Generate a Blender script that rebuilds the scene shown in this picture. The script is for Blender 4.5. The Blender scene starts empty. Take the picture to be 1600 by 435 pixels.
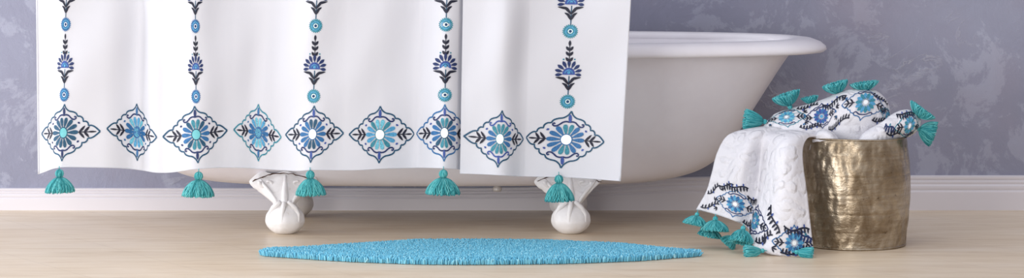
import bpy, bmesh, math, random
import numpy as np
from mathutils import Vector, Matrix

random.seed(7)
rng = np.random.default_rng(11)
PI = math.pi
F = 4780.0      # focal length in pixels of the 1600 px wide frame
YH = -260.0     # horizon row
H = 1.256       # eye height in metres
WALL = 10.21

def W(px, py, Y):
    return (np.asarray((px - 800.0) * Y / F) , Y, H - (py - YH) * Y / F)
def P(px, py, Y):
    return Vector(((px - 800.0) * Y / F, Y, H - (py - YH) * Y / F))
def floorY(py):
    return F * H / (py - YH)

scene = bpy.context.scene
COL = scene.collection

# ------------------------------------------------------------------ materials
def hexlin(r, g, b):
    f = lambda c: (c / 12.92 if c <= 0.04045 else ((c + 0.055) / 1.055) ** 2.4)
    return (f(r / 255.0), f(g / 255.0), f(b / 255.0), 1.0)

def new_mat(name, col=(0.8, 0.8, 0.8, 1), rough=0.6, metal=0.0, spec=0.5):
    m = bpy.data.materials.new(name)
    m.use_nodes = True
    b = m.node_tree.nodes['Principled BSDF']
    b.inputs['Base Color'].default_value = col
    b.inputs['Roughness'].default_value = rough
    b.inputs['Metallic'].default_value = metal
    b.inputs['Specular IOR Level'].default_value = spec
    return m

def nd(m, t, **kw):
    n = m.node_tree.nodes.new(t)
    for k, v in kw.items():
        if k in n.inputs.keys():
            n.inputs[k].default_value = v
        else:
            setattr(n, k, v)
    return n
def lk(m, a, b):
    m.node_tree.links.new(a, b)
def bsdf(m):
    return m.node_tree.nodes['Principled BSDF']
def ramp(m, src, stops, interp='LINEAR'):
    r = nd(m, 'ShaderNodeValToRGB')
    r.color_ramp.interpolation = interp
    e = r.color_ramp.elements
    while len(e) < len(stops):
        e.new(0.5)
    for i, (p, c) in enumerate(stops):
        e[i].position = p
        e[i].color = c if len(c) == 4 else (*c, 1)
    lk(m, src, r.inputs['Fac'])
    return r
def coords(m, scale=(1, 1, 1), rot=(0, 0, 0)):
    tc = nd(m, 'ShaderNodeTexCoord')
    mp = nd(m, 'ShaderNodeMapping')
    mp.inputs['Scale'].default_value = scale
    mp.inputs['Rotation'].default_value = rot
    lk(m, tc.outputs['Object'], mp.inputs['Vector'])
    return mp.outputs['Vector']
def noise(m, vec, scale, detail=4, rough=0.55, dist=0.0):
    n = nd(m, 'ShaderNodeTexNoise')
    n.inputs['Scale'].default_value = scale
    n.inputs['Detail'].default_value = detail
    n.inputs['Roughness'].default_value = rough
    n.inputs['Distortion'].default_value = dist
    lk(m, vec, n.inputs['Vector'])
    return n
def bump(m, height, strength, distance=0.01, prev=None):
    b = nd(m, 'ShaderNodeBump')
    b.inputs['Strength'].default_value = strength
    b.inputs['Distance'].default_value = distance
    lk(m, height, b.inputs['Height'])
    if prev is not None:
        lk(m, prev, b.inputs['Normal'])
    return b.outputs['Normal']
def mixc(m, fac, a, b, mode='MIX'):
    n = nd(m, 'ShaderNodeMix')
    n.data_type = 'RGBA'; n.blend_type = mode
    if isinstance(fac, (int, float)):
        n.inputs[0].default_value = fac
    else:
        lk(m, fac, n.inputs[0])
    for i, v in ((6, a), (7, b)):
        if isinstance(v, tuple):
            n.inputs[i].default_value = v
        else:
            lk(m, v, n.inputs[i])
    return n.outputs[2]
def math_(m, op, a, b=None, c=None):
    n = nd(m, 'ShaderNodeMath'); n.operation = op
    for i, v in enumerate((a, b, c)):
        if v is None: continue
        if isinstance(v, (int, float)): n.inputs[i].default_value = v
        else: lk(m, v, n.inputs[i])
    return n.outputs[0]

def wall_material():
    m = new_mat('trowelled_plaster', rough=0.7, spec=0.2)
    v = coords(m)
    big = noise(m, v, 1.7, 5, 0.6, 0.6)
    c1 = ramp(m, big.outputs['Fac'], [(0.32, hexlin(134, 136, 153)), (0.5, hexlin(141, 142, 160)), (0.68, hexlin(147, 149, 167))])
    mid = noise(m, coords(m, (1, 1, 0.8), (0, 0.5, 0)), 5.5, 9, 0.72, 0.35)
    msk = ramp(m, mid.outputs['Fac'], [(0.52, (0, 0, 0)), (0.56, (1, 1, 1))])
    c2 = mixc(m, math_(m, 'MULTIPLY', msk.outputs[0], 0.17), c1.outputs[0], hexlin(210, 213, 228))
    warm = noise(m, v, 2.3, 3, 0.5)
    wm = ramp(m, warm.outputs['Fac'], [(0.5, (0, 0, 0)), (0.72, (1, 1, 1))])
    c3 = mixc(m, math_(m, 'MULTIPLY', wm.outputs[0], 0.4), c2, hexlin(150, 138, 150))
    # trowel ridges: thin lines where a warped noise crosses its middle
    rn = noise(m, coords(m, (1.0, 1, 1.6), (0, 0.7, 0)), 2.6, 6, 0.62, 2.2)
    rid = math_(m, 'ABSOLUTE', math_(m, 'SUBTRACT', rn.outputs['Fac'], 0.5))
    line = ramp(m, rid, [(0.0, (1, 1, 1)), (0.02, (0, 0, 0))])
    gate = ramp(m, noise(m, v, 2.1, 2).outputs['Fac'], [(0.5, (0, 0, 0)), (0.58, (1, 1, 1))])
    lm = math_(m, 'MULTIPLY', line.outputs[0], gate.outputs[0])
    c4 = mixc(m, math_(m, 'MULTIPLY', lm, 0.4), c3, hexlin(190, 190, 200))
    lk(m, c4, bsdf(m).inputs['Base Color'])
    n1 = bump(m, lm, 0.35, 0.006)
    n2 = bump(m, mid.outputs['Fac'], 0.35, 0.02, n1)
    fine = noise(m, v, 60, 4, 0.6)
    n3 = bump(m, fine.outputs['Fac'], 0.12, 0.004, n2)
    lk(m, n3, bsdf(m).inputs['Normal'])
    return m

def floor_material():
    m = new_mat('pale_washed_wood', rough=0.38, spec=0.35)
    v = coords(m, (1, 1, 1), (0, 0, math.radians(-33)))
    w = coords(m, (0.9, 9.0, 1), (0, 0, math.radians(-58)))
    cloud = noise(m, coords(m, (0.8, 1.6, 1)), 2.4, 5, 0.6, 0.4)
    grain = noise(m, w, 3.2, 7, 0.62, 0.8)
    fine = noise(m, coords(m, (0.8, 26.0, 1), (0, 0, math.radians(-60))), 7, 4, 0.6, 0.3)
    c1 = ramp(m, cloud.outputs['Fac'], [(0.3, hexlin(206, 182, 150)), (0.5, hexlin(222, 203, 176)), (0.72, hexlin(234, 221, 204))])
    g = ramp(m, grain.outputs['Fac'], [(0.34, hexlin(188, 158, 122)), (0.5, hexlin(222, 202, 174)), (0.66, hexlin(238, 223, 203))])
    c2 = mixc(m, 0.45, c1.outputs[0], g.outputs[0])
    fr = ramp(m, fine.outputs['Fac'], [(0.35, hexlin(200, 182, 160)), (0.6, hexlin(225, 212, 196))])
    c3 = mixc(m, 0.25, c2, fr.outputs[0])
    # plank joints (boards run towards the wall at a slant)
    sep = nd(m, 'ShaderNodeSeparateXYZ'); lk(m, v, sep.inputs[0])
    fx = math_(m, 'FRACT', math_(m, 'MULTIPLY', sep.outputs[0], 3.1))
    jl = ramp(m, math_(m, 'ABSOLUTE', math_(m, 'SUBTRACT', fx, 0.5)), [(0.0, (1, 1, 1)), (0.012, (0, 0, 0))])
    c4 = mixc(m, math_(m, 'MULTIPLY', jl.outputs[0], 0.18), c3, hexlin(150, 126, 102))
    lk(m, c4, bsdf(m).inputs['Base Color'])
    lk(m, bump(m, fine.outputs['Fac'], 0.08, 0.003), bsdf(m).inputs['Normal'])
    return m

def linen_material():
    m = new_mat('white_cotton', hexlin(212, 213, 219), 0.85, spec=0.15)
    b = bsdf(m)
    wx = noise(m, coords(m, (1, 1, 0.05)), 700, 2, 0.5)
    wz = noise(m, coords(m, (0.05, 1, 1)), 700, 2, 0.5)
    h = math_(m, 'ADD', wx.outputs['Fac'], wz.outputs['Fac'])
    lk(m, bump(m, h, 0.08, 0.001), b.inputs['Normal'])
    tr = nd(m, 'ShaderNodeBsdfTranslucent'); tr.inputs['Color'].default_value = hexlin(242, 243, 247)
    mx = nd(m, 'ShaderNodeMixShader'); mx.inputs[0].default_value = 0.14
    out = m.node_tree.nodes['Material Output']
    lk(m, b.outputs[0], mx.inputs[1]); lk(m, tr.outputs[0], mx.inputs[2]); lk(m, mx.outputs[0], out.inputs['Surface'])
    return m

def terry_material():
    m = new_mat('white_terry', hexlin(220, 219, 224), 0.95, spec=0.1)
    v = coords(m)
    loops = noise(m, v, 420, 2, 0.5)
    vor = nd(m, 'ShaderNodeTexVoronoi'); vor.feature = 'SMOOTH_F1'; vor.inputs['Scale'].default_value = 26
    wn = noise(m, v, 14, 3)
    mx = nd(m, 'ShaderNodeMix'); mx.data_type = 'RGBA'; mx.inputs[0].default_value = 0.06
    lk(m, v, mx.inputs[6]); lk(m, wn.outputs['Color'], mx.inputs[7]); lk(m, mx.outputs[2], vor.inputs['Vector'])
    rel = ramp(m, vor.outputs['Distance'], [(0.22, (1, 1, 1)), (0.42, (0.1, 0.1, 0.1)), (0.6, (0.7, 0.7, 0.7))])
    n1 = bump(m, rel.outputs[0], 0.8, 0.006)
    n2 = bump(m, loops.outputs['Fac'], 0.6, 0.0025, n1)
    lk(m, n2, bsdf(m).inputs['Normal'])
    return m

def thread_material(name, col, amt=0.25):
    m = new_mat(name, col, 0.55, spec=0.3)
    n = noise(m, coords(m), 260, 2, 0.6)
    dark = tuple(c * (1 - amt) for c in col[:3]) + (1,)
    lite = tuple(min(1, c * (1 + amt) + 0.01) for c in col[:3]) + (1,)
    r = ramp(m, n.outputs['Fac'], [(0.35, dark), (0.65, lite)])
    lk(m, r.outputs[0], bsdf(m).inputs['Base Color'])
    lk(m, bump(m, n.outputs['Fac'], 0.3, 0.001), bsdf(m).inputs['Normal'])
    return m

def random_fibre(name, stops, rough=0.8):
    """colour varies from strand to strand through a random per-face value"""
    m = new_mat(name, stops[0][1], rough, spec=0.2)
    a = nd(m, 'ShaderNodeAttribute'); a.attribute_name = 'fibre'
    r = ramp(m, a.outputs['Fac'], stops)
    lk(m, r.outputs[0], bsdf(m).inputs['Base Color'])
    return m

def enamel_material():
    m = new_mat('aged_enamel', hexlin(226, 223, 228), 0.28, spec=0.5)
    n = noise(m, coords(m), 3, 5, 0.6)
    r = ramp(m, n.outputs['Fac'], [(0.35, hexlin(222, 217, 222)), (0.65, hexlin(232, 229, 234))])
    lk(m, r.outputs[0], bsdf(m).inputs['Base Color'])
    lk(m, bump(m, noise(m, coords(m), 18, 3).outputs['Fac'], 0.05, 0.005), bsdf(m).inputs['Normal'])
    return m

def foot_material():
    m = new_mat('painted_cast_iron', hexlin(232, 230, 228), 0.42)
    n = noise(m, coords(m), 45, 6, 0.65)
    r = ramp(m, n.outputs['Fac'], [(0.22, hexlin(196, 186, 172)), (0.33, hexlin(232, 229, 228)), (0.7, hexlin(240, 238, 238))])
    lk(m, r.outputs[0], bsdf(m).inputs['Base Color'])
    lk(m, bump(m, n.outputs['Fac'], 0.3, 0.004), bsdf(m).inputs['Normal'])
    return m

def brass_material():
    m = new_mat('hammered_antique_metal', rough=0.32, metal=1.0)
    v = coords(m)
    n = noise(m, coords(m, (1, 1, 0.6)), 9, 7, 0.65, 0.6)
    c = ramp(m, n.outputs['Fac'], [(0.3, hexlin(122, 106, 86)), (0.48, hexlin(162, 148, 128)), (0.62, hexlin(190, 180, 164)), (0.75, hexlin(178, 172, 168))])
    spots = noise(m, v, 60, 4, 0.7)
    sp = ramp(m, spots.outputs['Fac'], [(0.3, (1, 1, 1)), (0.37, (0, 0, 0))])
    c2 = mixc(m, math_(m, 'MULTIPLY', sp.outputs[0], 0.6), c.outputs[0], hexlin(70, 52, 34))
    st = noise(m, coords(m, (1, 1, 14)), 5, 4, 0.6, 0.5)
    sr = ramp(m, st.outputs['Fac'], [(0.42, (0, 0, 0)), (0.62, (1, 1, 1))])
    c3 = mixc(m, math_(m, 'MULTIPLY', sr.outputs[0], 0.3), c2, hexlin(110, 90, 62))
    lk(m, c3, bsdf(m).inputs['Base Color'])
    rr = ramp(m, n.outputs['Fac'], [(0.3, (0.52, 0.52, 0.52)), (0.7, (0.27, 0.27, 0.27))])
    lk(m, rr.outputs[0], bsdf(m).inputs['Roughness'])
    vor = nd(m, 'ShaderNodeTexVoronoi'); vor.feature = 'SMOOTH_F1'; vor.inputs['Scale'].default_value = 42
    lk(m, coords(m, (1, 1, 0.7)), vor.inputs['Vector'])
    n1 = bump(m, vor.outputs['Distance'], 0.5, 0.006)
    n2 = bump(m, noise(m, coords(m, (1, 1, 1.6)), 26, 4, 0.6).outputs['Fac'], 0.5, 0.008, n1)
    lk(m, n2, bsdf(m).inputs['Normal'])
    return m

M = dict(
    wall=wall_material(), floor=floor_material(), linen=linen_material(), terry=terry_material(),
    enamel=enamel_material(), foot=foot_material(), brass=brass_material(),
    trim=new_mat('white_gloss_paint', hexlin(214, 209, 213), 0.4),
    dteal=thread_material('dark_teal_thread', hexlin(28, 74, 102)),
    teal=thread_material('teal_thread', hexlin(54, 128, 146)),
    aqua=thread_material('aqua_thread', hexlin(104, 178, 198)),
    sky=thread_material('sky_blue_thread', hexlin(76, 148, 188)),
    blue=thread_material('mid_blue_thread', hexlin(44, 100, 150)),
    cobalt=thread_material('cobalt_thread', hexlin(54, 78, 146)),
    navy=thread_material('navy_thread', hexlin(26, 44, 92)),
    black=thread_material('ink_thread', hexlin(20, 24, 44)),
    disc=new_mat('pearl_disc', hexlin(236, 240, 242), 0.3),
    tdisc=new_mat('turquoise_disc', hexlin(96, 182, 190), 0.35),
    rust=new_mat('rust_seam', hexlin(74, 50, 38), 0.9),
    drain=new_mat('dull_drain_metal', hexlin(190, 184, 180), 0.45, 0.3),
    rug=random_fibre('turquoise_pile', [(0.0, hexlin(84, 160, 192)), (0.45, hexlin(110, 184, 210)), (0.85, hexlin(134, 200, 220)), (1.0, hexlin(164, 216, 230))], 0.9),
    yarn=random_fibre('teal_yarn', [(0.0, hexlin(42, 124, 130)), (0.5, hexlin(68, 156, 160)), (1.0, hexlin(110, 188, 188))], 0.75),
    yarnl=random_fibre('turquoise_yarn', [(0.0, hexlin(50, 142, 150)), (0.5, hexlin(76, 172, 178)), (1.0, hexlin(122, 204, 206))], 0.8),
)
M['rust'].node_tree.nodes['Principled BSDF'].inputs['Specular IOR Level'].default_value = 0.1

# ------------------------------------------------------------------ mesh helpers
class MB:
    def __init__(self):
        self.v = []; self.f = []; self.m = []; self.a = []; self.mats = []
    def mat(self, key):
        if key not in self.mats: self.mats.append(key)
        return self.mats.index(key)
    def add(self, verts, faces, key, attr=0.5):
        b = len(self.v)
        self.v.extend([tuple(map(float, p)) for p in verts])
        mi = self.mat(key)
        for f in faces:
            self.f.append([i + b for i in f]); self.m.append(mi); self.a.append(attr)
    def grid(self, G, key, closed_u=False, closed_v=False, flip=False, attr=0.5):
        nu, nv = G.shape[0], G.shape[1]
        faces = []
        for i in range(nu if closed_u else nu - 1):
            for j in range(nv if closed_v else nv - 1):
                a = i * nv + j; b = ((i + 1) % nu) * nv + j
                c = ((i + 1) % nu) * nv + (j + 1) % nv; d = i * nv + (j + 1) % nv
                faces.append([a, d, c, b] if flip else [a, b, c, d])
        self.add(G.reshape(-1, 3), faces, key, attr)
    def tube(self, pts, rad, key, n=8, attr=0.5, cap=True):
        pts = [Vector(p) for p in pts]
        if not hasattr(rad, '__len__'): rad = [rad] * len(pts)
        rings = []; ref = None
        for i, p in enumerate(pts):
            t = (pts[min(i + 1, len(pts) - 1)] - pts[max(i - 1, 0)])
            if t.length < 1e-9: t = Vector((0, 0, 1))
            t.normalize()
            if ref is None:
                ref = Vector((1, 0, 0)) if abs(t.x) < 0.8 else Vector((0, 1, 0))
            u = (ref - t * ref.dot(t)).normalized(); ref = u
            w = t.cross(u)
            rings.append([p + (u * math.cos(2 * PI * k / n) + w * math.sin(2 * PI * k / n)) * rad[i] for k in range(n)])
        vs = [q for r in rings for q in r]; fs = []
        for i in range(len(rings) - 1):
            for k in range(n):
                a = i * n + k; b = i * n + (k + 1) % n
                fs.append([a, b, b + n, a + n])
        if cap:
            fs.append(list(range(n))[::-1]); fs.append([(len(rings) - 1) * n + k for k in range(n)])
        self.add(vs, fs, key, attr)
    def build(self, name, parent=None, smooth=True, loc=None):
        me = bpy.data.meshes.new(name)
        o0 = Vector(loc) if loc is not None else Vector((0, 0, 0))
        vs = self.v
        if loc is not None:
            vs = [(x - o0.x, y - o0.y, z - o0.z) for x, y, z in self.v]
        me.from_pydata(vs, [], self.f)
        for k in self.mats: me.materials.append(M[k])
        me.polygons.foreach_set('material_index', self.m)
        me.polygons.foreach_set('use_smooth', [smooth] * len(self.f))
        at = me.attributes.new('fibre', 'FLOAT', 'FACE')
        at.data.foreach_set('value', self.a)
        me.update()
        o = bpy.data.objects.new(name, me); COL.objects.link(o)
        if loc is not None: o.location = o0
        if parent is not None: o.parent = parent
        return o

def thing(name, label, cat, loc=(0, 0, 0), group=None):
    o = bpy.data.objects.new(name, None); COL.objects.link(o)
    o.location = loc; o['label'] = label; o['category'] = cat
    o.empty_display_size = 0.05
    if group: o['group'] = group
    return o
def tag(o, label, cat, group=None, kind=None):
    o['label'] = label; o['category'] = cat
    if group: o['group'] = group
    if kind: o['kind'] = kind
    return o
def under(o, parent):
    """parent keeping the world place"""
    o.parent = parent
    o.location = Vector(o.location) - Vector(parent.location)
    return o

def pchip(x, y):
    x = np.array(x, float); y = np.array(y, float)
    h = np.diff(x); d = np.diff(y) / h
    m = np.zeros(len(x))
    for i in range(1, len(x) - 1):
        if d[i - 1] * d[i] > 0:
            w1 = 2 * h[i] + h[i - 1]; w2 = h[i] + 2 * h[i - 1]
            m[i] = (w1 + w2) / (w1 / d[i - 1] + w2 / d[i])
    m[0] = d[0]; m[-1] = d[-1]
    def f(q):
        q = np.asarray(q, float)
        i = np.clip(np.searchsorted(x, q) - 1, 0, len(h) - 1)
        t = (q - x[i]) / h[i]
        t2, t3 = t * t, t * t * t
        return ((2 * t3 - 3 * t2 + 1) * y[i] + (t3 - 2 * t2 + t) * h[i] * m[i]
                + (-2 * t3 + 3 * t2) * y[i + 1] + (t3 - t2) * h[i] * m[i + 1])
    return f

def catmull_grid(C):
    """C: array (nu, nv, k). returns function (u,v arrays)->(...,k)"""
    C = np.array(C, float)
    def ext(A, axis):
        A = np.moveaxis(A, axis, 0)
        A = np.concatenate([2 * A[:1] - A[1:2], A, 2 * A[-1:] - A[-2:-1]], 0)
        return np.moveaxis(A, 0, axis)
    E = ext(ext(C, 0), 1)
    nu, nv = C.shape[0], C.shape[1]
    def wts(t):
        t2 = t * t; t3 = t2 * t
        return [-.5 * t3 + t2 - .5 * t, 1.5 * t3 - 2.5 * t2 + 1, -1.5 * t3 + 2 * t2 + .5 * t, .5 * t3 - .5 * t2]
    def f(u, v):
        u = np.clip(np.asarray(u, float), 0, nu - 1); v = np.clip(np.asarray(v, float), 0, nv - 1)
        i = np.clip(u.astype(int), 0, nu - 2); j = np.clip(v.astype(int), 0, nv - 2)
        wu = wts(u - i); wv = wts(v - j)
        out = 0
        for a in range(4):
            for b in range(4):
                out = out + (wu[a] * wv[b])[..., None] * E[i + a, j + b]
        return out
    return f

# ------------------------------------------------------------------ embroidery
class Stitch:
    """2-D threadwork drawn on a surface: mapf(x, y, off) -> (n,3) world points"""
    def __init__(self, mb, mapf):
        self.mb = mb; self.mapf = mapf
    def poly(self, pts, key, lay=1):
        pts = np.array(pts, float)
        c = pts.mean(0)
        allp = np.vstack([c[None], pts])
        w = self.mapf(allp[:, 0], allp[:, 1], lay)
        n = len(pts)
        # small raised rim gives each stitch block body
        self.mb.add(w, [[0, 1 + i, 1 + (i + 1) % n] for i in range(n)], key)
    def line(self, pts, wdt, key, lay=1, taper=False, closed=False):
        pts = np.array(pts, float)
        if closed: pts = np.vstack([pts, pts[:1]])
        # resample
        seg = np.hypot(*np.diff(pts, axis=0).T); L = np.concatenate([[0], np.cumsum(seg)])
        n = max(3, int(L[-1] / 2.0) + 1)
        q = np.linspace(0, L[-1], n)
        p = np.stack([np.interp(q, L, pts[:, 0]), np.interp(q, L, pts[:, 1])], 1)
        t = np.gradient(p, axis=0); t /= (np.linalg.norm(t, axis=1)[:, None] + 1e-9)
        nn = np.stack([-t[:, 1], t[:, 0]], 1)
        hw = np.full(n, wdt / 2)
        if taper: hw = wdt / 2 * np.clip(np.sin(np.linspace(0.08, 1, n) * PI) ** 0.6, 0.15, 1)
        a = p + nn * hw[:, None]; b = p - nn * hw[:, None]
        allp = np.vstack([a, b])
        w = self.mapf(allp[:, 0], allp[:, 1], lay)
        self.mb.add(w, [[i, i + 1, n + i + 1, n + i] for i in range(n - 1)], key)
    def leaf(self, x, y, ang, L, wd, key, lay=1, blunt=0.5):
        """pointed drop from (x,y) growing along ang (radians)"""
        n = 7
        t = np.linspace(0, 1, n)
        hw = wd / 2 * np.sin(PI * t ** (0.6 + blunt)) ** 0.8
        ca, sa = math.cos(ang), math.sin(ang)
        up = [(x + ca * L * a - sa * h, y + sa * L * a + ca * h) for a, h in zip(t, hw)]
        dn = [(x + ca * L * a + sa * h, y + sa * L * a - ca * h) for a, h in zip(t, hw)][::-1]
        self.poly(up + dn[1:-1], key, lay)
    def disc(self, x, y, rx, ry, key, lay=1, n=24, jag=0.0):
        pts = []
        for i in range(n):
            k = 1 + (jag if i % 2 else -jag)
            a = 2 * PI * i / n
            pts.append((x + rx * k * math.cos(a), y + ry * k * math.sin(a)))
        self.poly(pts, key, lay)
    def ring(self, x, y, rx, ry, w, key, lay=1, n=22):
        self.line([(x + rx * math.cos(2 * PI * i / n), y + ry * math.sin(2 * PI * i / n)) for i in range(n)], w, key, lay, closed=True)

def spl(pts, n=8):
    pts = np.array(pts, float)
    E = np.vstack([2 * pts[0] - pts[1], pts, 2 * pts[-1] - pts[-2]])
    out = []
    for i in range(len(pts) - 1):
        for k in range(n):
            t = k / n; t2 = t * t; t3 = t2 * t
            out.append(0.5 * ((2 * E[i + 1]) + (-E[i] + E[i + 2]) * t + (2 * E[i] - 5 * E[i + 1] + 4 * E[i + 2] - E[i + 3]) * t2
                              + (-E[i] + 3 * E[i + 1] - 3 * E[i + 2] + E[i + 3]) * t3))
    out.append(pts[-1])
    return [tuple(p) for p in out]

QUAD = (spl([(0, -44.5), (3.5, -38.5), (10, -33.8), (17.5, -32.2), (23.5, -29.5), (26, -25)], 3) + spl([(26, -25), (31, -24.5), (35, -21), (35.5, -16.5)], 3)
        + spl([(35.5, -16.5), (40, -16.5), (43.3, -13.5), (43.8, -10)], 3) + spl([(43.8, -10), (49.5, -9.6), (55, -6), (61, 0)], 3))

def medallion(st, cx, cy, pal, sx=1.0, sy=1.0, centre='disc', shx=0.0, shy=0.0, lw=2.4):
    """pal: (outline, scroll, petal_top, petal_side, drop)"""
    T = lambda x, y: (cx + x * sx + shx * y, cy + y * sy + shy * x)
    for a in (-1, 1):
        for b in (-1, 1):
            st.line([T(a * x, b * y) for x, y in QUAD], lw, pal[0], 1)
            arch = spl([(0, -27.2), (5, -28.0), (10, -26.6), (14, -23.2), (18, -20.6), (22, -20.6), (24, -23), (22.2, -25), (20.4, -23.6)], 4)
            st.line([T(a * x, b * y) for x, y in arch], lw, pal[1], 2)
            st.line([T(a * x, b * y) for x, y in spl([(27, -15.5), (31, -13.5)], 3)], 3.6, pal[4], 1, taper=True)
        # side ferns
        st.line([T(a * 28, 0), T(a * 55, 0)], 1.6, 'black', 2)
        for k, x0 in enumerate((29.5, 37.5)):
            L = (12.5, 11)[k]
            for b in (-1, 1):
                x1, y1 = x0 + L * 0.75, b * L * 0.78
                st.line([T(a * (x0 + 0.5), 0), T(a * (x0 + (x1 - x0) * .5), y1 * .42), T(a * x1, y1)], 3.9, 'black', 2, taper=True)
        st.line([T(a * 44, 0), T(a * 56, 0)], 2.8, 'black', 2, taper=True)
        # drops between scroll and tip
        st.disc(*T(0, a * 33), 2.7 * sx, 6.4 * sy, pal[4], 3, 12)
    for k in range(14):
        th = 2 * PI * k / 14
        ca, sa = math.cos(th), math.sin(th)
        R = 25 + 2.5 * abs(ca); r0 = 9
        key = pal[3] if abs(ca) > 0.75 else (pal[2] if abs(ca) < 0.5 else pal[5])
        pts = []
        n = 6
        wmax = 3.7
        for t in np.linspace(0, 1, n):
            r = r0 + (R - r0) * t
            w = 0.8 + (wmax - 0.8) * math.sin(t * PI * 0.62) ** 1.2
            if t == 1: w = 2.6
            pts.append((r, w))
        poly = [(r, w) for r, w in pts] + [(R + 1.0, 1.0), (R + 1.0, -1.0)] + [(r, -w) for r, w in pts[::-1]]
        st.poly([T((ca * r - sa * w) , (sa * r + ca * w) * 0.9) for r, w in poly], key, 3)
    if centre == 'disc':
        st.disc(*T(0, 0), 9.6 * sx, 9.2 * sy, pal[5], 4)
        st.disc(*T(0, 0), 8.2 * sx, 7.8 * sy, 'disc', 5)
    elif centre == 'teal':
        st.disc(*T(0, 0), 9.6 * sx, 9.2 * sy, pal[0], 4)
        st.disc(*T(0, 0), 8.0 * sx, 7.6 * sy, 'tdisc', 5)
    else:
        st.disc(*T(0, 0), 10 * sx, 9.6 * sy, 'blue', 4)
        sw = [T((1 + k * 0.24) * math.cos(k * 0.62), (1 + k * 0.24) * math.sin(k * 0.62)) for k in range(28)]
        st.line(sw, 1.3, 'aqua', 5)
        for a in (-1, 1):
            for b in (-0.35, 0, 0.35):
                st.leaf(*T(a * 8, b * 10), (0 if a > 0 else PI) + a * b, 15 * sx, 6, 'blue', 4)

def spiral_ring(st, cx, cy, r, dark='blue', mid='sky'):
    st.disc(cx, cy, r, r, dark, 1, 44, 0.10)
    st.ring(cx, cy, r * 0.62, r * 0.62, 1.5, mid, 2)
    st.ring(cx, cy, r * 0.30, r * 0.30, 1.0, 'disc', 2, 12)
    st.disc(cx, cy, 1.8, 1.8, 'navy', 3, 8)

def stripe(st, cx, cy, k=1.0, fan='navy', base='cobalt', ringd='blue', ringm='sky', parts='all'):
    """one repeat of the climbing flower stripe, cy = centre of its lower ring, 110 px tall"""
    spiral_ring(st, cx, cy, 10.6 * k, ringd, ringm)
    st.line([(cx, cy - 10), (cx + 0.5, cy - 40)], 1.6, 'dteal', 1)
    # leaves
    for a in (-1, 1):
        st.line([(cx, cy - 18), (cx + a * 4, cy - 26), (cx + a * 9, cy - 29)], 4.2, 'black', 2, taper=True)
        st.line([(cx, cy - 27), (cx + a * 7, cy - 36), (cx + a * 18, cy - 38)], 4.4, 'black', 2, taper=True)
    # fan of petals
    fx, fy = cx, cy - 44
    for j in range(9):
        th = math.radians(-180 - 8 + j * (196 / 8.0)) + 0.0
        L = 10.5 + 2.5 * math.sin(PI * j / 8.0)
        ca, sa = math.cos(th), math.sin(th)
        st.leaf(fx + ca * 8.5, fy + sa * 8.5, th, L, 5.0, fan, 2, blunt=0.75)
    half = [(fx + 9 * math.cos(t), fy + 9 * math.sin(t)) for t in np.linspace(-PI, 0, 12)] + [(fx + 8.5, fy + 2), (fx - 8.5, fy + 2)]
    st.poly(half, base, 3)
    st.line([(fx + 5.5 * math.cos(t), fy + 5.5 * math.sin(t)) for t in np.linspace(-PI, 0, 8)], 1.2, 'sky', 4)
    st.disc(fx, fy - 1.5, 2.4, 2.4, 'sky', 4, 10)
    # sprig above
    st.line([(cx, cy - 58), (cx, cy - 92)], 1.2, 'black', 1)
    for q in (66, 75, 83):
        for a in (-1, 1):
            st.leaf(cx, cy - q + 4, -PI / 2 + a * 0.62, 9, 4.2, 'black', 2)
    st.leaf(cx, cy - 86, -PI / 2, 10, 4.0, 'black', 2)
    for a in (-1, 1):
        st.disc(cx + a * 8, cy - 66, 1.3, 1.3, 'teal', 2, 8)

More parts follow.
